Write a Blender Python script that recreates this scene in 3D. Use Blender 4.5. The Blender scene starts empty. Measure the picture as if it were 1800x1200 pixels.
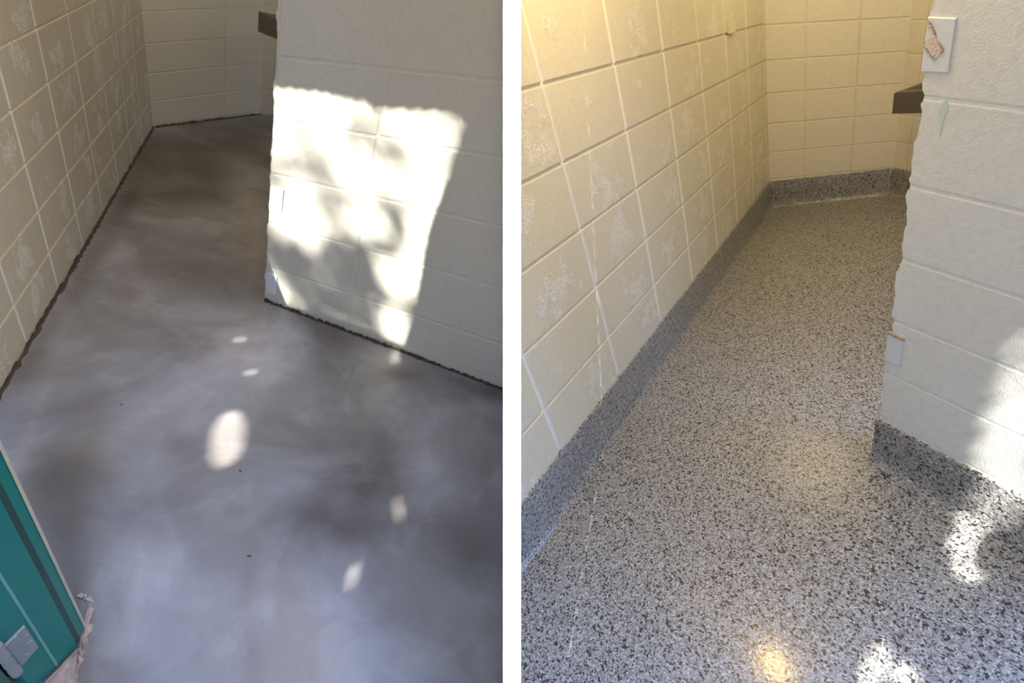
import bpy, bmesh, math, random
import numpy as np
from mathutils import Vector, Matrix

random.seed(7); rng = np.random.RandomState(11)
scene = bpy.context.scene
# ------------------------------------------------------------------ camera
F, CX, CY = 715.0, 900.0, 600.0          # focal length and centre in pixels of the 1800x1200 frame
PITCH = math.radians(31.4)
EYE = Vector((0, 0, 1.6))
cam_d = bpy.data.cameras.new('camera'); cam = bpy.data.objects.new('camera', cam_d)
scene.collection.objects.link(cam); scene.camera = cam
cam_d.sensor_width = 36; cam_d.lens = 36 * F / 1800; cam_d.clip_start = 0.02
cam.location = EYE; cam.rotation_euler = (math.pi / 2 - PITCH, 0, 0)
XA = Vector((1, 0, 0)); YA = Vector((0, -math.sin(PITCH), -math.cos(PITCH))); ZA = Vector((0, math.cos(PITCH), -math.sin(PITCH)))
def W(v): return XA * v[0] + YA * v[1] + ZA * v[2]          # direction along right / down / ahead of the viewer
# ------------------------------------------------------------------ light
world = bpy.data.worlds.new('world'); scene.world = world; world.use_nodes = True
wn = world.node_tree; bg = wn.nodes['Background']
SKY = 1.6
tc = wn.nodes.new('ShaderNodeTexCoord'); sep = wn.nodes.new('ShaderNodeSeparateXYZ'); wr = wn.nodes.new('ShaderNodeValToRGB')
wn.links.new(tc.outputs['Generated'], sep.inputs[0])
wm = wn.nodes.new('ShaderNodeMapRange'); wm.inputs[1].default_value = -0.3; wm.inputs[2].default_value = 0.9
wn.links.new(sep.outputs['Z'], wm.inputs[0]); wn.links.new(wm.outputs[0], wr.inputs[0]); wn.links.new(wr.outputs[0], bg.inputs[0])
cr = wr.color_ramp; cr.elements[0].position = 0.22; cr.elements[0].color = (.20, .185, .155, 1)
cr.elements[1].position = 1.0; cr.elements[1].color = (.66, 1.05, 2.1, 1)
e = cr.elements.new(0.34); e.color = (.42, .50, .64, 1)
bg.inputs[1].default_value = SKY
SUN = W((0.36, 0.25, 0.93)).normalized()
sd = bpy.data.lights.new('sun', 'SUN'); sd.energy = 13.0; sd.angle = math.radians(0.6); sd.color = (1, .95, .87)
so = bpy.data.objects.new('sun', sd); scene.collection.objects.link(so)
so.rotation_euler = SUN.to_track_quat('-Z', 'Y').to_euler(); so.location = EYE - SUN * 12
vs = scene.view_settings; vs.view_transform = 'Standard'; vs.look = 'None'; vs.gamma = 1; vs.use_curve_mapping = False
vs.exposure = 0.75

# ------------------------------------------------------------------ helpers
class Room:
    """one washroom bay: its plumb line and its floor"""
    def __init__(s, vp, h):
        s.n = W((vp[0] - CX, vp[1] - CY, F)).normalized()     # down
        s.h = h
        s.floor0 = EYE + s.n * h
        s.u = (XA - s.n * XA.dot(s.n)).normalized(); s.v = s.n.cross(s.u).normalized()
def ray(p): return W((p[0] - CX, p[1] - CY, F))
def hit(p, o, n):
    d = ray(p); return EYE + d * ((o - EYE).dot(n) / d.dot(n))
def on_floor(R, p, up=0.0): return hit(p, R.floor0 - R.n * up, R.n)
def topx(P):
    d = P - EYE; z = d.dot(ZA); return (CX + F * d.dot(XA) / z, CY + F * d.dot(YA) / z)
def lin(p, q):
    return np.cross([p[0], p[1], 1.], [q[0], q[1], 1.])
def homog(c):
    A = []
    for (s, t), (x, y) in c:
        A += [[s, t, 1, 0, 0, 0, -x * s / 1e3, -x * t / 1e3, -x / 1e3], [0, 0, 0, s, t, 1, -y * s / 1e3, -y * t / 1e3, -y / 1e3]]
    h = np.linalg.svd(np.array(A, float))[2][-1]
    H = h.reshape(3, 3); H = H.copy(); H[2] /= 1e3
    return H / H[2, 2]
def tag(o, label=None, cat=None, group=None, kind=None):
    if label: o['label'] = label
    if cat: o['category'] = cat
    if group: o['group'] = group
    if kind: o['kind'] = kind
    return o
def link(name, bm, mat, parent=None, smooth=False):
    me = bpy.data.meshes.new(name); bm.to_mesh(me); bm.free(); me.materials.append(mat)
    if smooth:
        for p in me.polygons: p.use_smooth = True
    o = bpy.data.objects.new(name, me); scene.collection.objects.link(o)
    if parent: o.parent = parent
    return o
def empty(name, loc):
    o = bpy.data.objects.new(name, None); scene.collection.objects.link(o); o.location = loc; o.empty_display_size = .1
    bpy.context.view_layer.update(); return o
def keep(o, parent):
    o.parent = parent; o.matrix_parent_inverse = Matrix.Translation(-parent.location); return o
DIV = 0.0204                                            # half thickness of the added divider
def cut_at_divider(bm, side):
    """end the mesh inside the thickness of the added divider"""
    bmesh.ops.bisect_plane(bm, geom=bm.verts[:] + bm.edges[:] + bm.faces[:], plane_co=(side * DIV * .5, 0, 0), plane_no=(-side, 0, 0), clear_outer=True)

# ------------------------------------------------------------------ materials
def mat(name, rough=.5, color=(.5, .5, .5)):
    m = bpy.data.materials.new(name); m.use_nodes = True
    b = m.node_tree.nodes['Principled BSDF']; b.inputs['Roughness'].default_value = rough; b.inputs['Base Color'].default_value = (*color, 1)
    return m, m.node_tree, b
def N(nt, t, **k):
    n = nt.nodes.new(t)
    for a, v in k.items(): setattr(n, a, v)
    return n
def ramp(nt, fac, stops, interp='LINEAR'):
    r = N(nt, 'ShaderNodeValToRGB'); c = r.color_ramp; c.interpolation = interp
    while len(c.elements) < len(stops): c.elements.new(.5)
    for el, (p, col) in zip(c.elements, stops):
        el.position = p; el.color = (*col, 1) if len(col) == 3 else col
    nt.links.new(fac, r.inputs[0]); return r.outputs[0]
def noise(nt, vec, scale, detail=3, rough=.5, dist=0):
    n = N(nt, 'ShaderNodeTexNoise'); n.inputs['Scale'].default_value = scale; n.inputs['Detail'].default_value = detail
    n.inputs['Roughness'].default_value = rough; n.inputs['Distortion'].default_value = dist
    nt.links.new(vec, n.inputs['Vector']); return n.outputs['Fac']
def mix(nt, f, a, b, mode='MIX'):
    m = N(nt, 'ShaderNodeMix', data_type='RGBA', blend_type=mode)
    for i, v in ((0, f), (6, a), (7, b)):
        if isinstance(v, bpy.types.NodeSocket): nt.links.new(v, m.inputs[i])
        elif i == 0: m.inputs[0].default_value = v
        else: m.inputs[i].default_value = (*v, 1)
    return m.outputs[2]
def math_(nt, op, a, b=0.0, clamp=False):
    m = N(nt, 'ShaderNodeMath', operation=op, use_clamp=clamp)
    for i, v in ((0, a), (1, b)):
        if isinstance(v, bpy.types.NodeSocket): nt.links.new(v, m.inputs[i])
        else: m.inputs[i].default_value = v
    return m.outputs[0]
def bump(nt, b, h, strength, dist=.01):
    n = N(nt, 'ShaderNodeBump'); n.inputs['Strength'].default_value = strength; n.inputs['Distance'].default_value = dist
    nt.links.new(h, n.inputs['Height']); nt.links.new(n.outputs[0], b.inputs['Normal'])
def uvs(nt): return N(nt, 'ShaderNodeUVMap', uv_map='uv').outputs[0]

def paint(name, base, scuff_highlight, patch, rough=.42):
    """painted concrete block; uv counts blocks, so a whole number is a joint"""
    m, nt, b = mat(name, rough)
    uv = uvs(nt); ob = N(nt, 'ShaderNodeTexCoord').outputs['Object']
    big = noise(nt, ob, 2.2, 3); fine = noise(nt, ob, 60, 4, .6); grain = noise(nt, ob, 240, 2, .6)
    c = mix(nt, math_(nt, 'MULTIPLY', big, .6), base, tuple(x * .86 for x in base))
    c = mix(nt, ramp(nt, fine, [(.30, (.30,) * 3), (.55, (0, 0, 0))]), c, tuple(x * .72 for x in base))
    h = math_(nt, 'ADD', math_(nt, 'MULTIPLY', fine, .6), math_(nt, 'MULTIPLY', grain, .5))
    if patch:
        # rough rubbed patch in the middle of many blocks
        fr = N(nt, 'ShaderNodeVectorMath', operation='FRACTION'); nt.links.new(uv, fr.inputs[0])
        fl = N(nt, 'ShaderNodeVectorMath', operation='FLOOR'); nt.links.new(uv, fl.inputs[0])
        wn_ = N(nt, 'ShaderNodeTexWhiteNoise', noise_dimensions='2D'); nt.links.new(fl.outputs[0], wn_.inputs['Vector'])
        off = N(nt, 'ShaderNodeVectorMath', operation='SUBTRACT'); nt.links.new(wn_.outputs['Color'], off.inputs[0]); off.inputs[1].default_value = (.5, .5, .5)
        sc = N(nt, 'ShaderNodeVectorMath', operation='MULTIPLY'); nt.links.new(off.outputs[0], sc.inputs[0]); sc.inputs[1].default_value = (.6, .5, 0)
        ce = N(nt, 'ShaderNodeVectorMath', operation='SUBTRACT'); nt.links.new(fr.outputs[0], ce.inputs[0]); ce.inputs[1].default_value = (.5, .5, 0)
        dd = N(nt, 'ShaderNodeVectorMath', operation='SUBTRACT'); nt.links.new(ce.outputs[0], dd.inputs[0]); nt.links.new(sc.outputs[0], dd.inputs[1])
        ml = N(nt, 'ShaderNodeVectorMath', operation='MULTIPLY'); nt.links.new(dd.outputs[0], ml.inputs[0]); ml.inputs[1].default_value = (1.25, .62, 0)
        ln = N(nt, 'ShaderNodeVectorMath', operation='LENGTH'); nt.links.new(ml.outputs[0], ln.inputs[0])
        e1 = noise(nt, ob, 13, 5, .6)
        d = math_(nt, 'ADD', ln.outputs['Value'], math_(nt, 'MULTIPLY', math_(nt, 'SUBTRACT', e1, .5), 1.5))
        d = math_(nt, 'ADD', d, math_(nt, 'MULTIPLY', math_(nt, 'LESS_THAN', wn_.outputs['Value'], .38), .22))
        k = ramp(nt, d, [(.10, (1, 1, 1)), (.25, (0, 0, 0))])
        e2 = noise(nt, ob, 190, 2, .7)
        k2 = math_(nt, 'MULTIPLY', k, ramp(nt, e2, [(.44, (0, 0, 0)), (.56, (1, 1, 1))]))
        st = noise(nt, ob, 9, 4, .6, .6); k3 = math_(nt, 'MULTIPLY', ramp(nt, st, [(.60, (0, 0, 0)), (.68, (1, 1, 1))]), ramp(nt, e2, [(.45, (0, 0, 0)), (.6, (1, 1, 1))]))
        k2 = math_(nt, 'MAXIMUM', k2, math_(nt, 'MULTIPLY', k3, .45))
        c = mix(nt, math_(nt, 'MULTIPLY', k2, 1.0), c, tuple(min(1, x * 1.06) for x in scuff_highlight))
        h = math_(nt, 'ADD', h, math_(nt, 'MULTIPLY', k2, 1.6))
    if patch:
        # raking-light highlight painted pale into the upright joints
        sx = N(nt, 'ShaderNodeSeparateXYZ'); nt.links.new(uv, sx.inputs[0])
        j = math_(nt, 'ABSOLUTE', math_(nt, 'SUBTRACT', math_(nt, 'FRACT', math_(nt, 'ADD', sx.outputs[0], .5)), .5))
        c = mix(nt, math_(nt, 'MULTIPLY', ramp(nt, j, [(.016, (1, 1, 1)), (.024, (0, 0, 0))]), .7), c, scuff_highlight)
    nt.links.new(c, b.inputs['Base Color'])
    bump(nt, b, h, .55, .004)
    return m
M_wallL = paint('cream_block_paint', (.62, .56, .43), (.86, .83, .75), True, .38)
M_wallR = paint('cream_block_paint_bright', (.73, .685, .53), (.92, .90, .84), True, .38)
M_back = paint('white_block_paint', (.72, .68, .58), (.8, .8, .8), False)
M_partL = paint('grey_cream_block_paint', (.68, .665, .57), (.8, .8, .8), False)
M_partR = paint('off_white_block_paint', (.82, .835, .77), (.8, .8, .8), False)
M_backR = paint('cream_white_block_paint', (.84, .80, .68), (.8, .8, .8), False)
def flakes(name, k=1.0):
    m, nt, b = mat(name, .33)
    uv = uvs(nt)
    wob = N(nt, 'ShaderNodeTexNoise'); wob.inputs['Scale'].default_value = 260; nt.links.new(uv, wob.inputs['Vector'])
    ad = N(nt, 'ShaderNodeVectorMath', operation='MULTIPLY_ADD'); nt.links.new(wob.outputs['Color'], ad.inputs[0]); ad.inputs[1].default_value = (.004,) * 3; nt.links.new(uv, ad.inputs[2])
    def cells(scale):
        v = N(nt, 'ShaderNodeTexVoronoi', voronoi_dimensions='2D'); v.inputs['Scale'].default_value = scale; nt.links.new(ad.outputs[0], v.inputs['Vector'])
        s = N(nt, 'ShaderNodeSeparateColor'); nt.links.new(v.outputs['Color'], s.inputs[0]); return s.outputs, v
    a, va = cells(270); c2, _ = cells(165)
    g = lambda x, y=None, z=None: (x * k, (y or x) * k, (z or x) * k)
    col = ramp(nt, a[0], [(0, g(.03)), (.05, g(.14, .14, .13)), (.14, g(.28, .28, .265)), (.32, g(.43, .435, .42)), (.68, g(.60, .60, .58)), (.93, g(.85))], 'CONSTANT')
    k1 = ramp(nt, c2[1], [(0, (1, 1, 1)), (.10, (0, 0, 0))], 'CONSTANT')
    col = mix(nt, k1, col, g(.035))
    k2 = ramp(nt, c2[2], [(0, (1, 1, 1)), (.03, (0, 0, 0))], 'CONSTANT')
    col = mix(nt, math_(nt, 'MULTIPLY', k2, .6), col, g(.34, .24, .19))
    nt.links.new(col, b.inputs['Base Color'])
    b.inputs['Coat Weight'].default_value = .45; b.inputs['Coat Roughness'].default_value = .13
    bump(nt, b, math_(nt, 'ADD', a[1], noise(nt, uv, 90, 2)), .12, .002)
    nt.links.new(b.inputs['Normal'].links[0].from_socket, b.inputs['Coat Normal'])
    return m
M_flake = flakes('flake_floor_coating', .70)
M_cove = flakes('flake_cove_coating', .64)
def concrete():
    m, nt, b = mat('ground_concrete', .4)
    uv = uvs(nt)
    a = noise(nt, uv, 1.6, 6, .55, .7); c2 = noise(nt, uv, 5.0, 6, .6, .55); fine = noise(nt, uv, 70, 4, .6)
    c = ramp(nt, a, [(.32, (.15, .132, .118)), (.50, (.27, .255, .243)), (.68, (.40, .39, .385))])
    c = mix(nt, math_(nt, 'MULTIPLY', ramp(nt, c2, [(.38, (1, 1, 1)), (.52, (0, 0, 0))]), .38), c, (.20, .18, .165))
    c = mix(nt, math_(nt, 'MULTIPLY', ramp(nt, c2, [(.55, (0, 0, 0)), (.70, (1, 1, 1))]), .20), c, (.60, .58, .58))
    c = mix(nt, math_(nt, 'MULTIPLY', fine, .12), c, (.15, .14, .13))
    at = N(nt, 'ShaderNodeAttribute', attribute_name='stain').outputs['Color']  # floor stains together with the painted jamb shade
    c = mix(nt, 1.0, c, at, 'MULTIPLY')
    nt.links.new(c, b.inputs['Base Color'])
    nt.links.new(ramp(nt, c2, [(.3, (.32,) * 3), (.7, (.5,) * 3)]), b.inputs['Roughness'])
    bump(nt, b, math_(nt, 'ADD', fine, math_(nt, 'MULTIPLY', c2, 2.0)), .12, .004)
    return m
M_conc = concrete()
def simple(name, col, rough=.5, var=.15, scale=30, metal=0, bmp=.15):
    m, nt, b = mat(name, rough); b.inputs['Metallic'].default_value = metal
    ob = N(nt, 'ShaderNodeTexCoord').outputs['Object']
    f = noise(nt, ob, scale, 4, .6)
    nt.links.new(mix(nt, f, tuple(c * (1 - var) for c in col), tuple(min(1, c * (1 + var)) for c in col)), b.inputs['Base Color'])
    bump(nt, b, f, bmp, .002); return m
M_white = simple('white_gloss_paint', (.96, .96, .96), .6, .01)
M_teal = simple('teal_enamel', (.006, .20, .17), .38, .12, 14)
M_tealshade = simple('teal_enamel_shaded', (.004, .06, .055), .5, .2, 14)  # darker teal paints in the shade of the rebate groove
M_tealedge = simple('worn_pale_teal_edge', (.16, .40, .35), .5, .2, 60)
M_steel = simple('dull_zinc', (.42, .45, .47), .45, .2, 40, .6)
M_sink = simple('grey_solid_surface', (.11, .10, .085), .45, .12, 300)
M_black = simple('black_recess', (.02, .02, .02), .6)
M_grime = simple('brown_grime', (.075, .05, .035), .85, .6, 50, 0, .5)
M_pale = simple('pale_blue_grey_paint', (.72, .765, .775), .4, .04, 20)
M_pink = simple('raw_pinkish_mortar', (.46, .35, .30), .9, .35, 45, 0, .8)
def speckled(name, base, dot, scale, lo, hi):
    m, nt, b = mat(name, .9); ob = N(nt, 'ShaderNodeTexCoord').outputs['Object']
    f = noise(nt, ob, scale, 3, .7)
    nt.links.new(mix(nt, ramp(nt, f, [(lo, (0, 0, 0)), (hi, (1, 1, 1))]), base, dot), b.inputs['Base Color']); bump(nt, b, f, .5, .002); return m
M_tan = speckled('peeled_tan_patch', (.74, .68, .60), (.48, .28, .17), 260, .53, .60)
M_rust = speckled('rust_speckle', (.66, .56, .46), (.36, .19, .09), 300, .44, .54)
M_green = simple('pale_green_stain', (.62, .72, .66), .5, .08, 30)
M_ceil = simple('off_white_ceiling', (.62, .58, .47), .7, .05)
M_sunmask = simple('sun_mask_brown', (.30, .25, .20), .8, .2)  # brown for the added sun mask
M_leaf = simple('leaf_green', (.08, .16, .04), .6, .3)
M_leafdry = simple('dry_leaf', (.10, .06, .04), .8, .3)
lm, lnt, lb = mat('warm_lamp_glass'); lb.inputs['Emission Color'].default_value = (1, .62, .22, 1); lb.inputs['Emission Strength'].default_value = 14.0

# ------------------------------------------------------------------ block walls
def block_wall(name, R, m, H, base, left, right, S, T, top_h, stainf=None, ragged=None, back=0.0, side=0, groove=.006, tsub=6, ssub=5, gs=.022, gt=.035, gscale=None):
    """H turns (block, course) into a sight line; base = two floor points, left/right = the plumb ends as sight-line pairs"""
    A, B = on_floor(R, base[0]), on_floor(R, base[1])
    wn_ = (B - A).cross(R.n).normalized()
    if wn_.dot(EYE - A) < 0: wn_ = -wn_                      # towards the viewer
    lB, lL, lR = (H.T @ lin(*q) for q in (base, left, right))
    sol_s = lambda l, t: -(l[1] * t + l[2]) / l[0]
    sol_t = lambda l, s: -(l[0] * s + l[2]) / l[1]
    def axis(lo, hi, g, sub, jj=1.0):
        out = []
        k = math.floor(lo)
        while k <= math.ceil(hi):
            for d in (-g, -g * .45, g * .45, g): out.append((k + d, 1 if abs(d) < g * .9 else 0))
            for i in range(1, sub): out.append((k + i / sub, 0))
            k += 1
        return sorted(q for q in out if lo < q[0] < hi)
    s0 = min(sol_s(lL, t) for t in T); s1 = max(sol_s(lR, t) for t in T)
    ss = axis(s0 - .0, s1, gs, ssub)
    t0 = min(sol_t(lB, s) for s in (s0, s1))
    tt = axis(t0, T[1], gt, tsub)
    rows = [None] + tt + [(T[1], 0), 'up']
    bm = bmesh.new(); uvl = bm.loops.layers.uv.new('uv'); cl = bm.loops.layers.float_color.new('stain')
    st = {}
    grid = []
    def pt(s, t, dep):
        q = H @ np.array([s, t, 1.0]); px = (q[0] / q[2], q[1] / q[2])
        return hit(px, A, wn_) - wn_ * dep, px
    for ri, r in enumerate(rows):
        row = []
        for ci in range(-1, len(ss) + 1):
            tref = T[1] if r == 'up' else (r[0] if r else t0)
            sl, sr = sol_s(lL, tref), sol_s(lR, tref)
            if ragged and ci == -1:
                sl += ragged(tref)
            if ci == -1: s, gsf = sl, 0
            elif ci == len(ss): s, gsf = sr, 0
            else: s, gsf = ss[ci]; s = min(max(s, sl + 1e-4 * (ci + 1)), sr - 1e-4 * (len(ss) - ci))
            tb = sol_t(lB, s)
            if r is None: t, gtf = tb, 0
            elif r == 'up': t, gtf = T[1], 0
            else: t, gtf = max(r[0], tb + 1e-4 * ri), r[1] if r[0] > tb else 0
            dep = groove * (1.0 if (gsf or gtf) else 0)
            P, px = pt(s, t, dep)
            if r is None: P = P + R.n * .01
            if r == 'up': P = P - R.n * (top_h - (R.h - (P - EYE).dot(R.n)))
            v = bm.verts.new(P); st[v] = ((s, t), stainf(px) if stainf else (1, 1, 1)); row.append(v)
        if back:
            v0 = row[0]; b1 = bm.verts.new(v0.co - wn_ * back); st[b1] = st[v0]; row.insert(0, b1)
        grid.append(row)
    for i in range(len(grid) - 1):
        for j in range(len(grid[0]) - 1):
            f = bm.faces.new((grid[i][j], grid[i][j + 1], grid[i + 1][j + 1], grid[i + 1][j]))
            for l in f.loops: l[uvl].uv = st[l.vert][0]; l[cl] = (*st[l.vert][1], 1)
    # the wall's own thickness behind its face
    geom = bmesh.ops.extrude_face_region(bm, geom=bm.faces[:]) if False else None
    if side: cut_at_divider(bm, side)
    o = link(name, bm, m)
    return o, A, B, wn_

def box(bm, o, a, b_, c):
    v = [bm.verts.new(o + a * i + b_ * j + c * k) for i in (0, 1) for j in (0, 1) for k in (0, 1)]
    for q in ((0, 1, 3, 2), (4, 6, 7, 5), (0, 4, 5, 1), (2, 3, 7, 6), (0, 2, 6, 4), (1, 5, 7, 3)): bm.faces.new([v[i] for i in q])
def vline(vp, p): return (p, vp)
# ================================================================== LEFT BAY : bare ground concrete
VL = (412, 1660); L = Room(VL, 1.5)
H_LL = homog([((1,4),(62.5,47.5)),((2,4),(117.5,22.5)),((0,3),(19,189)),((1,3),(83.5,145)),((2,3),(132.5,107.5)),((3,3),(172.5,79)),((4,3),(201.5,60)),((5,3),(230,42.5)),
 ((0,2),(44,287.5)),((1,2),(102.5,232.5)),((2,2),(146,187.5)),((3,2),(183.5,150)),((4,2),(214,120)),((5,2),(237,92.5)),
 ((0,1),(67.5,367.5)),((1,1),(120,310)),((2,1),(160,257.5)),((3,1),(191,215)),((4,1),(218.5,175)),((5,1),(241.5,145)),
 ((0,0),(87.5,442.5)),((1,0),(134,372.5)),((2,0),(171,322.5)),((3,0),(201.5,277.5)),((4,0),(224,232.5)),((5,0),(245,200))])
H_LB = homog([((0,4),(313,18.5)),((1,4),(394,15)),((0,3),(316,72.5)),((1,3),(395,67.5)),((0,2),(319,123.5)),((1,2),(395.5,117.5)),((0,1),(321.5,172.5)),((1,1),(396,162.5)),((0,0),(324,216)),((1,0),(396,205))])
H_LP = homog([((0,4),(486,95)),((1,4),(687.5,120)),((0,3),(480,211)),((1,3),(666,242.5)),((2,3),(883.5,280)),((0,2),(475,306)),((1,2),(647.5,345)),((2,2),(862.5,394)),((0,1),(471.5,390)),((1,1),(630,432.5)),((2,1),(837.5,492.5)),((0,0),(467.5,467.5)),((1,0),(612.5,515))])
H_LS = homog([((0,4),(462,10)),((1,4),(488,11)),((0,2),(459.6,112)),((1,2),(482,114)),((0,0),(458,200)),((1,0),(479,202.3))])
CEIL = 2.55
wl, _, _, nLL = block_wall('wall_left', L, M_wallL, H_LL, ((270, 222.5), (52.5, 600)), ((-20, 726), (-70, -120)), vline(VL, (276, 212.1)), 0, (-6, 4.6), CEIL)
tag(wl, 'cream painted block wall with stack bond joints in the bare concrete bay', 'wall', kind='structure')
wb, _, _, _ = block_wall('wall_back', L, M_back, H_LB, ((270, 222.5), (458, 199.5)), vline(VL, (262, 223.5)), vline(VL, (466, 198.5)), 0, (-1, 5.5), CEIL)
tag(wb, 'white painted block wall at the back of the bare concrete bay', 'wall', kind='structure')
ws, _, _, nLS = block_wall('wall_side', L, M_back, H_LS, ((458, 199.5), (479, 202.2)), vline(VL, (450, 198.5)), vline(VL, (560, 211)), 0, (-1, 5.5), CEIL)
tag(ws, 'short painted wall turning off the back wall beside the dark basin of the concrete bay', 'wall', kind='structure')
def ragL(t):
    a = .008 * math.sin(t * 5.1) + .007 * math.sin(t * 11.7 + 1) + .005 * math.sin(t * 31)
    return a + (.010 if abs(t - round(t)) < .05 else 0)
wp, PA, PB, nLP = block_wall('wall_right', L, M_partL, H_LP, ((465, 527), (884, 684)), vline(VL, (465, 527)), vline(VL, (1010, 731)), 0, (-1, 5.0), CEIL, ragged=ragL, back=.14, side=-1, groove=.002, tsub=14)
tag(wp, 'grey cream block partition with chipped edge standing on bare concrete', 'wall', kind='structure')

# ================================================================== RIGHT BAY : flake coated floor
VR = (1398, 1850); Rr = Room(VR, 1.5)
H_RL = homog([((a, t), (910 + x / 2, y / 2)) for t, row in {5:[(1,90,295),(2,343,232),(3,512,180),(4,636,146),(5,733,120),(6,800,100)],
 4:[(1,160,570),(2,385,462),(3,540,385),(4,652,325),(5,745,270),(6,806,240)], 3:[(1,220,805),(2,420,662),(3,563,560),(4,667,487),(5,750,425),(6,812,375)],
 2:[(1,272,1003),(2,452,845),(3,583,715),(4,680,630),(5,758,548),(6,820,497)], 1:[(0,84,1434),(1,318,1180),(2,484,1002),(3,603,865),(4,693,765),(5,765,672),(6,826,610)]}.items() for a, x, y in row])
H_RB = homog([((a, t), (1350 + x / 2, y / 2)) for t, row in {5:[(0,134,80),(1,325,70)],4:[(0,132,205),(1,318,192)],3:[(0,130,318),(1,310,305)],2:[(0,129,428),(1,304,412)],1:[(0,128,525),(1,298,510)],0:[(0,127,618),(1,293,602)]}.items() for a, x, y in row])
H_RP = homog([((0,5),(1617,170)),((1,5),(1900,206)),((0,3),(1576,452)),((1,3),(1800,525)),((0,1),(1550,652)),((1,1),(1726,735)),((0,4),(1593,327)),((0,2),(1562,557))])
H_RS = homog([((0,5),(1595,35)),((1,5),(1630,36)),((0,3),(1584,150)),((1,3),(1615,151)),((0,0),(1566,295)),((1,0),(1592,299.5))])
RC1, RC2 = (1354, 364), (1566, 340)
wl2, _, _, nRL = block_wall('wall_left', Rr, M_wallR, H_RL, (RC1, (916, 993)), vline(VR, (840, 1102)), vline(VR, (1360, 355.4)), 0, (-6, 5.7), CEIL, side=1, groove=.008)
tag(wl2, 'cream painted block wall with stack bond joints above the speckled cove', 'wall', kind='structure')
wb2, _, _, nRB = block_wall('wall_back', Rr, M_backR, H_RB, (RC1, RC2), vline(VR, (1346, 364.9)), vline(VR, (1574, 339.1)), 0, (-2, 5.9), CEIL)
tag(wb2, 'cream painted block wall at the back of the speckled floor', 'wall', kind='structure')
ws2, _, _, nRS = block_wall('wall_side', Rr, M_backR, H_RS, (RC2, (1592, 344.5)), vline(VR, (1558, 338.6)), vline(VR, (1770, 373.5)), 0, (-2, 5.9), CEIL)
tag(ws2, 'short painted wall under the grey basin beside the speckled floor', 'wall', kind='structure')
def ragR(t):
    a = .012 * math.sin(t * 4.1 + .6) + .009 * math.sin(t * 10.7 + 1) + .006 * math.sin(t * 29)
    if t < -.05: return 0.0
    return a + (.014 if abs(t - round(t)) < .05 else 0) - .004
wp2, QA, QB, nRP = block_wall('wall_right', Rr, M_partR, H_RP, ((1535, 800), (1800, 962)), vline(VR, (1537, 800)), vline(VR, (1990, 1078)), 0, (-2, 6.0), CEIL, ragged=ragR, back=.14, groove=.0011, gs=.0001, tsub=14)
tag(wp2, 'off white block partition with chipped edge standing on the speckled floor', 'wall', kind='structure')

# unseen walls added to close each bay and keep stray skylight out
def plain_wall(R, p, q, side, m, label):
    A, B = on_floor(R, p), on_floor(R, q); bm = bmesh.new(); t = (B - A).cross(R.n).normalized() * .1
    if t.dot(EYE - A) > 0: t = -t
    v = [bm.verts.new(x) for x in (A, B, B - R.n * CEIL, A - R.n * CEIL)]; w = [bm.verts.new(x.co + t) for x in v]
    bm.faces.new(v); bm.faces.new(w[::-1])
    for i in range(4): bm.faces.new((v[i], v[(i + 1) % 4], w[(i + 1) % 4], w[i]))
    bmesh.ops.recalc_face_normals(bm, faces=bm.faces[:])
    if side: cut_at_divider(bm, side)
    return tag(link('wall_side', bm, m), label, 'wall', kind='structure')
M_plain = simple('plain_wall_paint', (.62, .58, .48), .6, .05)
bm = bmesh.new(); box(bm, EYE + W((-2.6, -2.6, -.4)), W((.1, 0, 0)), W((0, 4.6, 0)), W((0, 0, 2.3))); bmesh.ops.recalc_face_normals(bm, faces=bm.faces[:])
tag(link('skylight_block_wall', bm, M_plain), 'added unseen wall left of the teal frame, holding back skylight', 'wall', kind='structure')  # added out of view to darken the depth of the left bay
plain_wall(L, (559, 210.8), (940, 262), -1, M_plain, 'added closing wall hidden behind the sunlit partition')
plain_wall(Rr, (1768, 373.2), (2200, 760), 0, M_plain, 'added closing wall hidden behind the off white partition')
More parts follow.
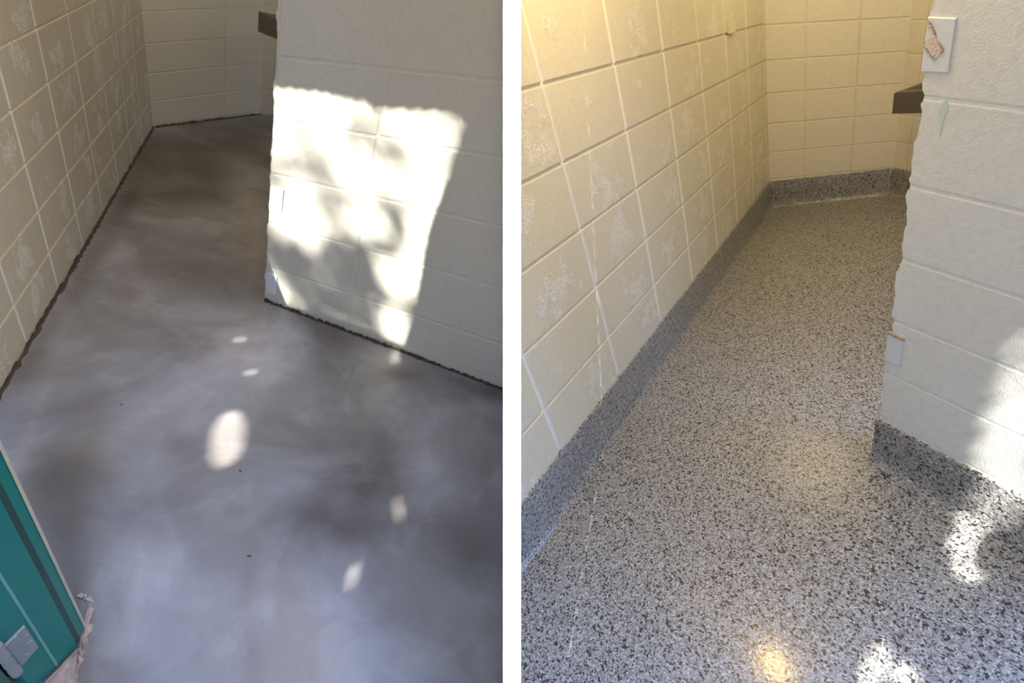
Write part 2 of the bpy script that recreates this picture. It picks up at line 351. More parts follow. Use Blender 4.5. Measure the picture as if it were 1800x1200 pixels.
# ------------------------------------------------------------------ floors
def gauss(px, blobs):
    c = [1., 1., 1.]
    for x, y, rx, ry, ang, k in blobs:
        dx, dy = px[0] - x, px[1] - y; ca, sa = math.cos(ang), math.sin(ang)
        u, v = (dx * ca + dy * sa) / rx, (-dx * sa + dy * ca) / ry
        w = math.exp(-(u * u + v * v))
        for i in range(3): c[i] *= 1 + (k[i] - 1) * w
    return c
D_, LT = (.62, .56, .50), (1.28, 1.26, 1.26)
L_stain_shade = [(330, 270, 120, 40, -.1, (.55, .5, .46)), (365, 310, 40, 25, 0, (.6, .56, .52)), (300, 330, 60, 50, -.6, (.75, .7, .66)), (440, 240, 70, 30, 0, (.6, .55, .5)),
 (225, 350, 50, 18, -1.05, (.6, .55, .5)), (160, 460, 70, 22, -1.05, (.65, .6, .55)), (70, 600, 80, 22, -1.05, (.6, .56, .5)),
 (150, 800, 60, 150, .1, (.72, .66, .55)), (70, 850, 50, 90, .3, (.62, .56, .42)), (115, 930, 55, 140, 0, (.50, .43, .31)), (130, 1060, 30, 60, 0, (.5, .44, .30)),  # brown stain, with the shade beside the jamb painted in
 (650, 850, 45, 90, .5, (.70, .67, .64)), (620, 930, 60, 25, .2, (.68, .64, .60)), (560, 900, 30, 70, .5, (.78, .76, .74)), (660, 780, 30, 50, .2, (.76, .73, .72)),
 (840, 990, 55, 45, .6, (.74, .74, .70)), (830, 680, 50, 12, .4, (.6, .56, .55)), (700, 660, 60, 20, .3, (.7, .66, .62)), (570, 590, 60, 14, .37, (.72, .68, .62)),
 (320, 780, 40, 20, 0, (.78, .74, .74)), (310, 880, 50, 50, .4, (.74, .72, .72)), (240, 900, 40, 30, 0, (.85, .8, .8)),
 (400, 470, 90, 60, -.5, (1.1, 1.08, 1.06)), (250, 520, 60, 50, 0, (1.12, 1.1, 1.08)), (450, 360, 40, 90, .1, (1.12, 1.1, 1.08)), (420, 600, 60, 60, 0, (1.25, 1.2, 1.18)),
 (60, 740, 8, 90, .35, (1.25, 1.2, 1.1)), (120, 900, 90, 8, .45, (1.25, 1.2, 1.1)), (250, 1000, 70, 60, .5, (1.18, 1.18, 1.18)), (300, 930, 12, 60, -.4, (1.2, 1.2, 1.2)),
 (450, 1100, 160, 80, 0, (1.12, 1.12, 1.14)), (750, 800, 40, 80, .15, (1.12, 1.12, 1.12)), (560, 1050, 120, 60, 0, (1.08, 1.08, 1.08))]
def stain_shade_floor_L(px):
    c = gauss(px, L_stain_shade)
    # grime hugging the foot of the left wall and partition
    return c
def floor(name, R, m, x0, x1, y0, y1, side, res, stainf=None):
    bm = bmesh.new(); uvl = bm.loops.layers.uv.new('uv'); cl = bm.loops.layers.float_color.new('stain')
    us = np.linspace(x0, x1, int((x1 - x0) / res) + 1); vs_ = np.linspace(y0, y1, int((y1 - y0) / res) + 1)
    vv = [[bm.verts.new(R.floor0 + R.u * u + R.v * v) for v in vs_] for u in us]
    for i in range(len(us) - 1):
        for j in range(len(vs_) - 1): bm.faces.new((vv[i][j], vv[i + 1][j], vv[i + 1][j + 1], vv[i][j + 1]))
    cut_at_divider(bm, side)
    cache = {}
    for f in bm.faces:
        for l in f.loops:
            d = l.vert.co - R.floor0; l[uvl].uv = (d.dot(R.u), d.dot(R.v))
            if l.vert not in cache:
                c = (1, 1, 1)
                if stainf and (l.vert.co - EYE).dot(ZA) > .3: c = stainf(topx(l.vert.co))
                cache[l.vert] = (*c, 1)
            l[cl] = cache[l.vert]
    return link(name, bm, m)
def bounds(R, pts):
    q = [(on_floor(R, p) - R.floor0) for p in pts]
    return min(a.dot(R.u) for a in q), max(a.dot(R.u) for a in q), min(a.dot(R.v) for a in q), max(a.dot(R.v) for a in q)
b = bounds(L, [(-120, 700), (-100, 1250), (250, 190), (560, 190), (884, 180 + 480), (890, 1300), (440, 1300)])
fl = floor('floor', L, M_conc, b[0] - .5, b[1] + .5, b[2] - .6, b[3] + .6, -1, .025, stain_shade_floor_L)
tag(fl, 'bare ground concrete floor, cloudy grey with brown smears', 'floor', kind='structure')
b = bounds(Rr, [(905, 1000), (905, 1300), (1340, 340), (1620, 320), (1900, 1020), (1900, 1300)])
fr_ = floor('floor', Rr, M_flake, b[0] - .5, b[1] + .5, b[2] - .6, b[3] + .6, 1, .1)
tag(fr_, 'speckled grey flake coated floor with a glossy finish', 'floor', kind='structure')

# ------------------------------------------------------------------ cove skirting of the right bay
def cove(name, R, base, top, wn_, label, ext=(0, 0), side=0, n=60, wobble=0.004, wrap=None):
    """base/top are two pairs of sight points on the wall plane; the profile flares onto the floor"""
    A, B = on_floor(R, base[0]), on_floor(R, base[1]); C_, D2 = hit(top[0], A, wn_), hit(top[1], A, wn_)
    bm = bmesh.new(); uvl = bm.loops.layers.uv.new('uv')
    prof = [(1.0, .0), (1.0, .006), (.96, .008), (.5, .008), (.22, .010), (.12, .013), (.05, .018), (.012, .026), (-.03, .034)]
    rows = []; L_ = (B - A).length
    for i in range(n + 1):
        f = ext[0] + (1 - ext[0] + ext[1]) * i / n
        a = A.lerp(B, f) if 0 <= f <= 1 else A + (B - A) * f
        c = C_ + (D2 - C_) * f
        w = wobble * (math.sin(i * .9) + .6 * math.sin(i * 2.3))
        row = []; h = 0
        for k, (t, o) in enumerate(prof):
            P = a + (c - a) * t + wn_ * (o + (w * (1 - t) if k > 4 else 0))
            v = bm.verts.new(P); row.append((v, f * L_, t * (c - a).length - o * .7 * (k > 4)))
        rows.append(row)
    for i in range(n):
        for k in range(len(prof) - 1):
            q = [rows[i][k], rows[i + 1][k], rows[i + 1][k + 1], rows[i][k + 1]]
            fc = bm.faces.new([x[0] for x in q])
            for l, x in zip(fc.loops, q): l[uvl].uv = (x[1] + 3.7, x[2] + 1.3)
    if wrap:                                                   # returns round the end of the partition
        pass
    if side: cut_at_divider(bm, side)
    o = link(name, bm, M_cove, None, True)
    return tag(o, label, 'skirting', kind='structure')
cove('baseboard_left', Rr, (RC1, (916, 993)), ((1354, 318), (916, 882)), nRL, 'speckled flake cove running along the foot of the left block wall', (0, .3), 1)
cove('baseboard_back', Rr, (RC1, RC2), ((1354, 318), (1566, 295)), nRB, 'speckled bluish grey cove along the foot of the back wall', (0, 0), 0, 40, .002)
cove('baseboard_side', Rr, (RC2, (1592, 344.5)), ((1566, 295), (1592, 299.5)), nRS, 'short speckled cove under the grey basin', (0, 2.5), 0, 20, .002)
cove('baseboard_right', Rr, ((1535, 800), (1800, 962)), ((1542, 734), (1800, 871)), nRP, 'speckled cove wrapping the foot of the off white partition', (0, .6), 0, 60, .004)

# grime lines where the bare floor meets the walls
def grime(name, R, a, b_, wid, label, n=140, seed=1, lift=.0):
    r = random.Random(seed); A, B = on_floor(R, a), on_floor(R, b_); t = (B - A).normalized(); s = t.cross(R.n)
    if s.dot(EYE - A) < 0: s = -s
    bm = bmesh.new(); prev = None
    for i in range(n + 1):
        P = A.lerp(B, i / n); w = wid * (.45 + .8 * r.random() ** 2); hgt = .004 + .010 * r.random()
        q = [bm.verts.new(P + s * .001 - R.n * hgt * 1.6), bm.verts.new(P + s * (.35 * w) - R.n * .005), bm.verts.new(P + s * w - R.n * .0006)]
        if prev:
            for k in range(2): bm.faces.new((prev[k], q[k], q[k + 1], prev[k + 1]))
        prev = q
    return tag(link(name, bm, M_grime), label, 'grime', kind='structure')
grime('trim_1', L, (270, 223.5), (-60, 797), .012, 'dark grime line at the foot of the left block wall', seed=3)
grime('trim_2', L, (272, 224), (457, 201), .012, 'dark grime line at the foot of the back wall', seed=4)
grime('trim_3', L, (465, 528.5), (888, 686.5), .011, 'brown crumbly grime line at the foot of the sunlit partition', seed=5)

# ------------------------------------------------------------------ added white divider standing for the blank gap between the bays
Z0 = .90; tdiv = 16.0 * Z0 / F; DIVT = tdiv
bm = bmesh.new(); vv = [bm.verts.new(EYE + W((x, y, z))) for x in (-tdiv, tdiv) for y, z in ((-1.9, Z0), (3.0, Z0), (3.0, 6.4), (-5.4, 6.4))]
for q in ((0, 1, 2, 3), (4, 7, 6, 5), (0, 4, 5, 1), (1, 5, 6, 2), (2, 6, 7, 3), (3, 7, 4, 0)): bm.faces.new([vv[i] for i in q])
bmesh.ops.recalc_face_normals(bm, faces=bm.faces[:])
tag(link('gap_divider', bm, M_white), 'narrow white divider added for the blank gap between the two bays', 'wall', kind='structure')

# ------------------------------------------------------------------ ceilings and the warm lamps
def ceiling(R, pts, side, label):
    bm = bmesh.new(); P = [R.floor0 + R.u * u + R.v * v - R.n * CEIL for u, v in pts]
    bot = [bm.verts.new(p) for p in P]; top = [bm.verts.new(p - R.n * .12) for p in P]
    bm.faces.new(bot); bm.faces.new(top[::-1])
    for i in range(len(P)): bm.faces.new((bot[i], bot[(i + 1) % len(P)], top[(i + 1) % len(P)], top[i]))
    bmesh.ops.recalc_face_normals(bm, faces=bm.faces[:])
    cut_at_divider(bm, side)
    return tag(link('ceiling', bm, M_ceil), label, 'ceiling', kind='structure')
def fuv(R, p): d = on_floor(R, p) - R.floor0; return d.dot(R.u), d.dot(R.v)
def ahead(R):                                                    # which way v runs
    return 1 if R.v.dot(ZA) > 0 else -1
def ceil_pts(R, near):
    s = ahead(R); f = (ZA - R.n * ZA.dot(R.n)).normalized(); g = R.n.cross(f)
    out = []
    for a, c in ((near, -4.6), (near, 4.6), (8.0, 4.6), (8.0, -4.6)):
        d = f * a + g * c; out.append((d.dot(R.u), d.dot(R.v)))
    return out
CN = 1.15
ceiling(L, ceil_pts(L, CN), -1, 'flat ceiling over the bare concrete bay')
ceiling(Rr, ceil_pts(Rr, CN), 1, 'flat ceiling over the speckled floor bay')
def lamp(R, glint, up, power, label, r=.055, col=(1, .68, .22)):
    d = ray(glint).normalized(); P = on_floor(R, glint); d2 = d - R.n * 2 * d.dot(R.n)
    pos = P + d2 * (up / -(d2.dot(R.n)))
    ld = bpy.data.lights.new('bulb_or_fill', 'POINT'); ld.energy = power; ld.color = col; ld.shadow_soft_size = r
    lo = bpy.data.objects.new('bulb_or_fill', ld); scene.collection.objects.link(lo); lo.location = pos
    return pos
LAMP_L, LAMP_R = 6.0, 17.0
lamp(Rr, (1362, 1168), 2.30, LAMP_R, '')
lamp(L, (440, 1290), 2.30, LAMP_L, '')
for R_, foot, pw, col in ((L, (390, 330), 12.0, (1, .84, .56)), (Rr, (1440, 430), 11.0, (1, .80, .46))):     # added fill lights brightening the back of each bay
    ld = bpy.data.lights.new('bulb_or_fill', 'POINT'); ld.energy = pw; ld.color = col; ld.shadow_soft_size = .32
    lo = bpy.data.objects.new('bulb_or_fill', ld); scene.collection.objects.link(lo); lo.location = on_floor(R_, foot) - R_.n * 2.3

# ------------------------------------------------------------------ basins
def pt_h(R, p, h): return on_floor(R, p, h)
def basin(R, A, wn_, hgt, bl, br, tl, label, square=False):
    P0 = pt_h(R, bl, hgt); P1 = pt_h(R, br, hgt); a = (P1 - P0).normalized()
    # height of the top edge straight above the front corner
    best = min((abs(topx(P0 - R.n * k * .002)[1] - tl[1]), k * .002) for k in range(1, 200))[1]
    up = -R.n * best
    b_ = a.cross(R.n).normalized()
    if square:
        b_ = -wn_; c = b_.cross(R.n).normalized(); a = c if c.dot(a) > 0 else -c
    if not square and b_.dot(ZA) < 0: b_ = -b_
    Wd = .34; Dp = min(.42, (A - P0).dot(wn_) / b_.dot(wn_) - .004) if b_.dot(wn_) < 0 else .30
    o = P0
    e_ = empty('wash_basin', P0 + a * Wd / 2 + b_ * Dp / 2)
    bm = bmesh.new()
    rim = .032
    def q(i, j, k): return o + a * i + b_ * j + up * k
    # outer shell
    def ringv(i0, i1, j0, j1, k): return [bm.verts.new(q(i, j, k)) for i, j in ((i0, j0), (i1, j0), (i1, j1), (i0, j1))]
    r0 = ringv(0, Wd, 0, Dp, 0); r1 = ringv(0, Wd, 0, Dp, .95); r1b = ringv(.004, Wd - .004, .004, Dp - .004, 1.0)
    r2 = ringv(rim, Wd - rim, rim, Dp - rim, 1.0); r3 = ringv(rim + .01, Wd - rim - .01, rim + .01, Dp - rim - .01, .9); r4 = ringv(rim + .05, Wd - rim - .05, rim + .05, Dp - rim - .05, .15)
    rr = [r0, r1, r1b, r2, r3, r4]
    for x, y in zip(rr, rr[1:]):
        for i in range(4): bm.faces.new((x[i], x[(i + 1) % 4], y[(i + 1) % 4], y[i]))
    bm.faces.new(r4); bm.faces.new(r0[::-1])
    bmesh.ops.recalc_face_normals(bm, faces=bm.faces[:])
    keep(link('basin_body', bm, M_sink), e_)
    bm = bmesh.new(); c = q(Wd / 2, Dp / 2, .15) - R.n * .002
    vs_ = [bm.verts.new(c + a * .03 * math.cos(i * math.pi / 8) + b_ * .03 * math.sin(i * math.pi / 8)) for i in range(16)]
    top = [bm.verts.new(v.co - R.n * .004) for v in vs_]
    bm.faces.new(top)
    for i in range(16): bm.faces.new((vs_[i], vs_[(i + 1) % 16], top[(i + 1) % 16], top[i]))
    keep(link('drain', bm, M_steel), e_)
    return tag(e_, label, 'sink')
basin(Rr, on_floor(Rr, RC2), nRS, .72, (1568, 200), (1606, 206), (1570.5, 163), 'grey solid basin projecting from behind the off white partition', True)
basin(L, on_floor(L, (458, 199.5)), nLS, .93, (453.5, 55), (487, 59.5), (454, 19), 'near black basin showing past the grey cream partition of the concrete bay')

# ------------------------------------------------------------------ plates and marks on the partitions
def plate(name, A, wn_, px, mt, th=.004, parent=None):
    P = [hit(p, A, wn_) for p in px]; bm = bmesh.new()
    c = sum(P, Vector()) / len(P)
    lo = [bm.verts.new(p - wn_ * .001) for p in P]; mid = [bm.verts.new(p + wn_ * th * .6) for p in P]; hi = [bm.verts.new(p.lerp(c, .03) + wn_ * th) for p in P]
    for x, y in ((lo, mid), (mid, hi)):
        for i in range(len(P)): bm.faces.new((x[i], x[(i + 1) % len(P)], y[(i + 1) % len(P)], y[i]))
    bm.faces.new(hi); bmesh.ops.recalc_face_normals(bm, faces=bm.faces[:])
    o = link(name, bm, mt)
    if parent: keep(o, parent)
    return o
def group_plate(nm, A, wn_, px, label, extra=()):
    e_ = empty(nm, hit(px[0], A, wn_)); tag(e_, label, 'plate')
    plate('cover_panel', A, wn_, px, M_pale, .004, e_)
    for n2, pp, mt, th in extra: plate(n2, A, wn_, pp, mt, th, e_)
    return e_
def speckle(seedn, quad, n, r=1.3):
    pass
group_plate('painted_cover_plate', QA, nRP, [(1633, 29), (1683, 31), (1668.5, 127), (1620.5, 125)], 'tall pale blue painted plate with peeled tan patch high on the off white partition',
 [('peeled_patch', [(1634, 31), (1645, 48), (1651, 68), (1661, 80), (1662, 88), (1648, 105), (1640, 97), (1627, 81), (1629, 68), (1640, 64), (1639, 55), (1632, 45)], M_tan, .0055),
  ('rust_mark', [(1634.5, 33), (1640, 39), (1646, 50), (1650, 62), (1647.5, 62), (1643, 52), (1638, 43)], M_rust, .0065),
  ('rust_mark', [(1651, 68), (1656, 74), (1661.5, 80), (1662, 88), (1657, 93), (1658, 85), (1653, 77)], M_rust, .0065),
  ('rust_mark', [(1627, 80), (1634, 84), (1641, 96), (1646, 100), (1648, 105), (1641, 99), (1633, 88)], M_rust, .0065)])
group_plate('painted_cover_plate', QA, nRP, [(1562.5, 584), (1590, 597), (1583, 642), (1556, 632)], 'small pale blue painted plate with rusty top edge low on the off white partition',
 [('rust_edge', [(1563, 582), (1591, 595.5), (1590.5, 599), (1562.5, 585.5)], M_rust, .006)])
group_plate('painted_cover_plate', PA, nLP, [(476, 327), (499.5, 333), (495.5, 373), (473, 368)], 'pale blue painted plate in the sunlight at the partition edge of the concrete bay')
group_plate('painted_cover_plate', PA, nLP, [(469, 478), (488, 486), (485, 519), (467, 512)], 'lowest painted plate at the foot of the sunlit partition beside the chipped corner')
o = plate('paint_drip', QA, nRP, [(1656, 180), (1664, 174), (1668, 186), (1664, 198), (1659, 210), (1654, 234), (1652, 242), (1651, 234), (1652, 214), (1649, 200), (1651, 190)], M_green, .0012)
tag(o, 'pale green drip stain on the off white partition beneath the tall plate', 'stain')
o = plate('wall_bracket', hit((1278, 50), on_floor(Rr, RC1), nRL), nRL, [(1277, 38), (1287, 35.5), (1289, 57.5), (1279, 61)], simple('cream_paint', (.74, .69, .54), .45, .04), .016)
tag(o, 'small cream painted block fixed on the joint high on the left wall', 'bracket')

# hooks at the very top of the back wall
for i, x in enumerate((1396.5, 1436.5)):
    A = on_floor(Rr, RC1); P = hit((x, -10), A, nRB)
    bm = bmesh.new(); m4 = Matrix.Translation(P + nRB * .02 + Rr.n * (.001 if i == 0 else -.003)) @ Rr.n.to_track_quat('Z', 'Y').to_matrix().to_4x4()
    bmesh.ops.create_cone(bm, cap_ends=True, segments=12, radius1=.006, radius2=.004, depth=.045 if i == 0 else .040, matrix=m4)
    bmesh.ops.create_cone(bm, cap_ends=True, segments=12, radius1=.005, radius2=.005, depth=.024, matrix=Matrix.Translation(P + nRB * .010 - Rr.n * .018) @ nRB.to_track_quat('Z', 'Y').to_matrix().to_4x4())
    tag(link('coat_hook', bm, M_black), ('left' if i == 0 else 'right') + ' of two dark hook tips at the top of the back wall', 'hook', 'hooks on the back wall')

# ------------------------------------------------------------------ teal steel door frame with hinge, bottom left
FR = empty('door_frame', on_floor(L, (110, 1150)))
tag(FR, 'teal painted steel door frame post rising from the chipped concrete', 'door frame')
def prism(name, px, mt, h0=.0115, h1=1.25, parent=FR, R=L):
    bm = bmesh.new(); lo = [bm.verts.new(on_floor(R, p) - R.n * h0) for p in px]; hi = [bm.verts.new(v.co - R.n * (h1 - h0)) for v in lo]
    n = len(px)
    for i in range(n): bm.faces.new((lo[i], lo[(i + 1) % n], hi[(i + 1) % n], hi[i]))
    bm.faces.new(lo); bm.faces.new(hi[::-1]); bmesh.ops.recalc_face_normals(bm, faces=bm.faces[:])
    o = link(name, bm, mt)
    if parent: keep(o, parent)
    return o
prism('stop_face', [(152, 1106), (140, 1124), (120, 1100), (132, 1082)], M_teal)
prism('rebate', [(141, 1122), (137, 1137), (112, 1120), (120, 1100)], M_tealshade)
prism('jamb_face', [(137, 1137), (103, 1172), (62, 1150), (100, 1112)], M_teal)
prism('worn_edge', [(104.5, 1171), (101, 1174.5), (95, 1170), (98, 1165)], M_tealedge)
prism('jamb_return', [(102, 1173), (60, 1215), (10, 1190), (60, 1150)], M_teal)
prism('sealant_bead', [(154, 1104), (151, 1109), (146, 1100), (150, 1096)], simple('dirty_white_sealant', (.55, .50, .40), .8, .2))
HG = empty('door_hinge', on_floor(L, (40, 1190))); tag(HG, 'worn zinc door hinge with knuckle barrel beside the teal frame', 'hinge')
def frame_pt(p, h): return on_floor(L, p, h)
# hinge leaf lies on the return face, barrel stands beside it
RA, RB_ = on_floor(L, (102, 1173)), on_floor(L, (60, 1215)); rn = (RB_ - RA).cross(L.n).normalized()
if rn.dot(EYE - RA) < 0: rn = -rn
plate('hinge_leaf', RA + rn * .002, rn, [(41, 1098), (66, 1136), (36, 1169), (6, 1133)], M_steel, .004, HG)
for c in ((27, 1121), (47, 1117), (53, 1128), (48, 1150)):
    P = hit(c, RA + rn * .006, rn); bm = bmesh.new()
    bmesh.ops.create_cone(bm, cap_ends=True, segments=12, radius1=.004, radius2=.003, depth=.002, matrix=Matrix.Translation(P) @ rn.to_track_quat('Z', 'Y').to_matrix().to_4x4())
    keep(link('screw', bm, M_steel), HG)
P0 = hit((31, 1184), RA + rn * .02, rn); P1 = hit((0, 1138), RA + rn * .02, rn)
ax = -L.n; Lb = (P1 - P0).length * 1.15
bm = bmesh.new()
prof = [(0, 0), (.008, .001), (.0085, .008)] + [(.0085 - (.0012 if i % 4 == 0 else 0), .008 + i * (Lb - .016) / 16) for i in range(1, 16)] + [(.0085, Lb - .008), (.008, Lb - .001), (0, Lb)]
sx = ax.orthogonal().normalized(); sy = ax.cross(sx); rings = []
for r, z in prof: rings.append([bm.verts.new(P0 + ax * z + (sx * math.cos(k * math.pi / 8) + sy * math.sin(k * math.pi / 8)) * max(r, 1e-4)) for k in range(16)])
for a, b_ in zip(rings, rings[1:]):
    for k in range(16): bm.faces.new((a[k], a[(k + 1) % 16], b_[(k + 1) % 16], b_[k]))
bmesh.ops.recalc_face_normals(bm, faces=bm.faces[:])
keep(link('knuckle', bm, M_steel, None, True), HG)
DR = prism('door_1', [(28, 1208), (-10, 1165), (-60, 1200), (-20, 1250)], simple('grey_green_door_paint', (.10, .17, .15), .5, .1), .02, 1.25, None)
tag(DR, 'dark grey green door edge just left of the hinge knuckle', 'door', kind='structure')
# broken floor at the foot of the frame
def rubble(name, px, mt, label, seed, hmax=.008, cat='mortar'):
    r = random.Random(seed); bm = bmesh.new(); P = [on_floor(L, p) for p in px]; c = sum(P, Vector()) / len(P)
    ring = []
    for i, p in enumerate(P):
        q = P[(i + 1) % len(P)]
        for k in range(6): ring.append(p.lerp(q, k / 6) + L.u * r.uniform(-.004, .004) + L.v * r.uniform(-.004, .004))
    prev = [bm.verts.new(p + L.n * .001) for p in ring]
    for s in (.15, .35, .6, .85):
        cur = [bm.verts.new(p.lerp(c, s) - L.n * (.002 + r.random() * hmax)) for p in ring]
        for i in range(len(ring)): bm.faces.new((prev[i], prev[(i + 1) % len(ring)], cur[(i + 1) % len(ring)], cur[i]))
        prev = cur
    bm.faces.new(prev); bmesh.ops.recalc_face_normals(bm, faces=bm.faces[:])
    return tag(link(name, bm, mt), label, cat)
rubble('mortar_patch', [(160, 1050), (164, 1075), (160, 1110), (148, 1150), (136, 1185), (130, 1215), (66, 1218), (104, 1179), (143, 1145), (157, 1106)], M_pink, 'broken pinkish mortar around the foot of the teal frame', 5)
rubble('mortar_crumb', [(134, 1046), (142, 1042), (158, 1048), (165, 1056), (160, 1060), (148, 1052)], simple('pale_crumb', (.50, .46, .38), .9, .3, 60), 'pale crumbs of mortar at the tip of the frame on brown stained floor', 6, .005)

# small debris on the concrete
def bit(px, r, label, seed, long=2.2):
    rr = random.Random(seed); P = on_floor(L, px); ang = rr.uniform(0, 3.1); a = (L.u * math.cos(ang) + L.v * math.sin(ang)); b_ = L.n.cross(a)
    bm = bmesh.new(); n = 8; lo = []; hi = []
    for i in range(n):
        t = i * 2 * math.pi / n; k = rr.uniform(.7, 1.2)
        q = P + a * math.cos(t) * r * long * k + b_ * math.sin(t) * r * k
        lo.append(bm.verts.new(q + L.n * .0005)); hi.append(bm.verts.new(q.lerp(P, .25) - L.n * (.0025 + .002 * math.sin(t))))
    for i in range(n): bm.faces.new((lo[i], lo[(i + 1) % n], hi[(i + 1) % n], hi[i]))
    bm.faces.new(hi); bmesh.ops.recalc_face_normals(bm, faces=bm.faces[:])
    return tag(link('leaf_scrap', bm, M_leafdry), label, 'debris', 'dry scraps on the concrete')
bit((422, 827), .003, 'dark dry scrap below the bright oval of sun on the concrete', 1)
bit((438, 977), .003, 'dark dry scrap alone on the bluish concrete in the lower middle', 2)
bit((214, 711), .0025, 'tiny dark scrap on the concrete above the brown stained corner', 3)
bit((397, 714), .002, 'tiny dark scrap just above the bright oval of sun', 4, 1.3)

# ------------------------------------------------------------------ towards the sun: an added unseen mask with cut gaps, and a leafy tree
E1 = (XA - SUN * SUN.dot(XA)).normalized(); E2 = SUN.cross(E1).normalized()
def inpoly(p, P):
    x, y = p; c = False; j = len(P) - 1
    for i in range(len(P)):
        if (P[i][1] > y) != (P[j][1] > y) and x < (P[j][0] - P[i][0]) * (y - P[i][1]) / (P[j][1] - P[i][1]) + P[i][0]: c = not c
        j = i
    return c
def inell(p, E):
    for x, y, rx, ry, a in E:
        dx, dy = p[0] - x, p[1] - y; ca, sa = math.cos(a), math.sin(a)
        if ((dx * ca + dy * sa) / rx) ** 2 + ((-dx * sa + dy * ca) / ry) ** 2 < 1: return True
    return False
def lands(C):
    """where a sunbeam from C first lands, as a sight point, with the bay it falls in"""
    best = None
    for side, sg, o_, n_, k in ((L, -1, L.floor0, L.n, 'f'), (L, -1, PA, nLP, 'p'), (Rr, 1, Rr.floor0, Rr.n, 'f'), (Rr, 1, QA, nRP, 'p')):
        t = (o_ - C).dot(n_) / SUN.dot(n_)
        P = C + SUN * t; z = (P - EYE).dot(ZA)
        if t < 0 or z < .3 or P.x * sg < 0: continue
        px = topx(P)
        if k == 'p':
            if side is L and px[0] < 450: continue
            if side is Rr and px[0] < 1540: continue
            if (P - side.floor0).dot(side.n) > 0: continue
        if best is None or t < best[0]: best = (t, px, k, side is L)
    return best and best[1:]
def hits_divider(C):
    t = (Z0 - (C - EYE).dot(ZA)) / SUN.dot(ZA); return abs((C + SUN * t).x) < tdiv * .55
quadL = [(479, 158), (560, 166), (648, 180), (655, 194), (770, 200), (816, 208), (792, 290), (762, 370), (745, 430), (738, 480), (722, 560), (708, 604), (560, 548), (464, 524)]
quadR = [(1810, 560), (1787, 620), (1762, 690), (1745, 745), (1728, 800), (1718, 840), (1697, 895), (1712, 915), (1750, 935), (1772, 880), (1810, 905)]
floorL = [(400, 772, 27, 50, .25), (456, 388, 12, 11, -.3), (470, 352, 6, 12, .5), (463, 541, 8, 6, 0), (441, 655, 5, 4, 0), (422, 596, 3, 6, .2),
          (622, 1008, 4, 24, .25), (700, 895, 4, 22, -.2), (694, 620, 4, 20, 0)]
floorR = [(1712, 905, 22, 46, .35), (1690, 960, 20, 24, .5), (1700, 1005, 22, 14, 0), (1538, 1172, 14, 44, .5), (1592, 1190, 20, 22, .5)]
blobL = [(500, 182, 20, 22, 0), (548, 190, 32, 20, 0), (585, 220, 30, 34, 0), (574, 246, 28, 26, 0), (620, 305, 46, 46, 0), (690, 318, 30, 34, 0), (748, 290, 34, 50, 0), (756, 370, 30, 42, .3), (705, 222, 48, 22, .1),
         (762, 226, 44, 20, .1), (546, 405, 20, 30, .3), (498, 385, 20, 28, 0), (530, 330, 24, 30, 0), (706, 488, 32, 26, 0), (694, 574, 15, 28, 0), (481, 509, 17, 20, 0), (522, 530, 5, 7, 0), (640, 390, 26, 18, 0), (737, 435, 16, 24, .3), (500, 240, 16, 20, 0), (478, 350, 14, 22, 0)]
blobR = [(1795, 618, 20, 30, 0), (1776, 715, 36, 44, 0), (1744, 800, 30, 52, .3), (1780, 826, 34, 26, 0), (1800, 790, 24, 24, 0)]
padL = [(440, 130), (850, 180), (810, 400), (745, 640), (440, 560)]
blobL_s = [(x, y, rx * (.85 if y < 370 else 1.25), ry * (.85 if y < 370 else 1.25), a) for x, y, rx, ry, a in blobL]
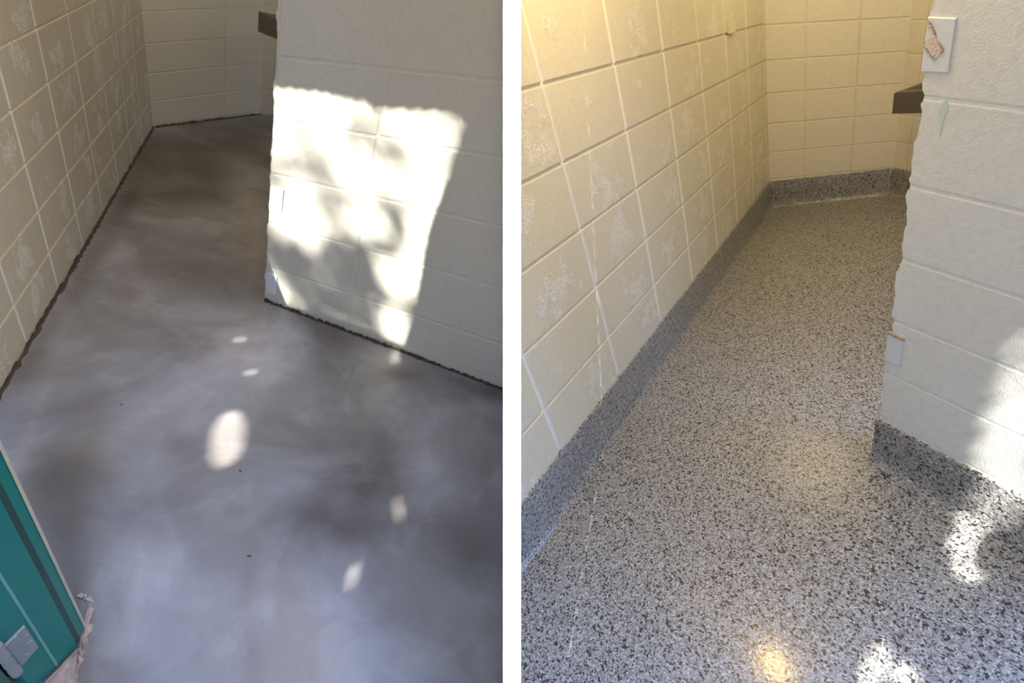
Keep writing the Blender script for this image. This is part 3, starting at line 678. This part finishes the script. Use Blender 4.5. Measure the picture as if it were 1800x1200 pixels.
def sun_mask():  # added sheet, open only where sun patches should land
    D0 = EYE - SUN * 1.9; cell = .008
    bm = bmesh.new(); runs = 0
    for j in range(-300, 260):
        start = None
        for i in range(-420, 421):
            C = D0 + E1 * (i * cell) + E2 * (j * cell)
            op = False
            if hits_divider(C): op = True
            else:
                r_ = lands(C)
                if r_:
                    px, k, left = r_
                    if left: op = inpoly(px, quadL) if k == 'p' else inell(px, floorL)
                    else: op = inpoly(px, quadR) if k == 'p' else inell(px, floorR)
            if not op and start is None: start = i
            if (op or i == 420) and start is not None:
                a = D0 + E1 * ((start - .5) * cell) + E2 * ((j - .5) * cell)
                w_ = (i - start + (0 if op else 1)) * cell
                v = [bm.verts.new(a), bm.verts.new(a + E1 * w_), bm.verts.new(a + E1 * w_ + E2 * cell), bm.verts.new(a + E2 * cell)]
                bm.faces.new(v); start = None
    bmesh.ops.remove_doubles(bm, verts=bm.verts[:], dist=.0005)
    o = link('added_sun_mask', bm, M_sunmask); tag(o, 'added sheet behind the viewer, its gaps shaping the sun patches', 'sun_mask', kind='structure')
sun_mask()
def tree():
    D0 = EYE - SUN * 10.0; bm = bmesh.new(); r = random.Random(21)
    def leaf(C, s):
        a = r.uniform(0, 6.28); u = (E1 * math.cos(a) + E2 * math.sin(a)); v = SUN.cross(u); tl = SUN * r.uniform(-.3, .3)
        q = [C - (u + tl) * s, C + v * s * .5, C + (u + tl) * s, C - v * s * .5]
        bm.faces.new([bm.verts.new(p) for p in q])
    cnt = 0
    for _ in range(26000):
        C = D0 + E1 * r.uniform(-2.0, 2.0) + E2 * r.uniform(-1.4, 1.4) + SUN * r.uniform(-.5, .5)
        r_ = lands(C)
        if hits_divider(C): continue
        if not r_: continue
        px, k, left = r_
        if left and k == 'p':
            if not inpoly(px, padL): continue
            if inell(px, blobL_s): continue
            low = px[1] > 400
            if r.random() > (.97 if low else .80): continue
        elif left: continue
        elif k == 'p':
            if inell(px, blobR): continue
            if r.random() > .15: continue
        else: continue
        leaf(C, r.uniform(.022, .04)); cnt += 1
        if left and low and px[0] < 700: leaf(C + E1 * .008, .03); leaf(C - E2 * .008, .03)
    o = link('tree_foliage', bm, M_leaf); tag(o, 'leafy tree canopy outside behind the viewer', 'tree', kind='stuff')
tree()
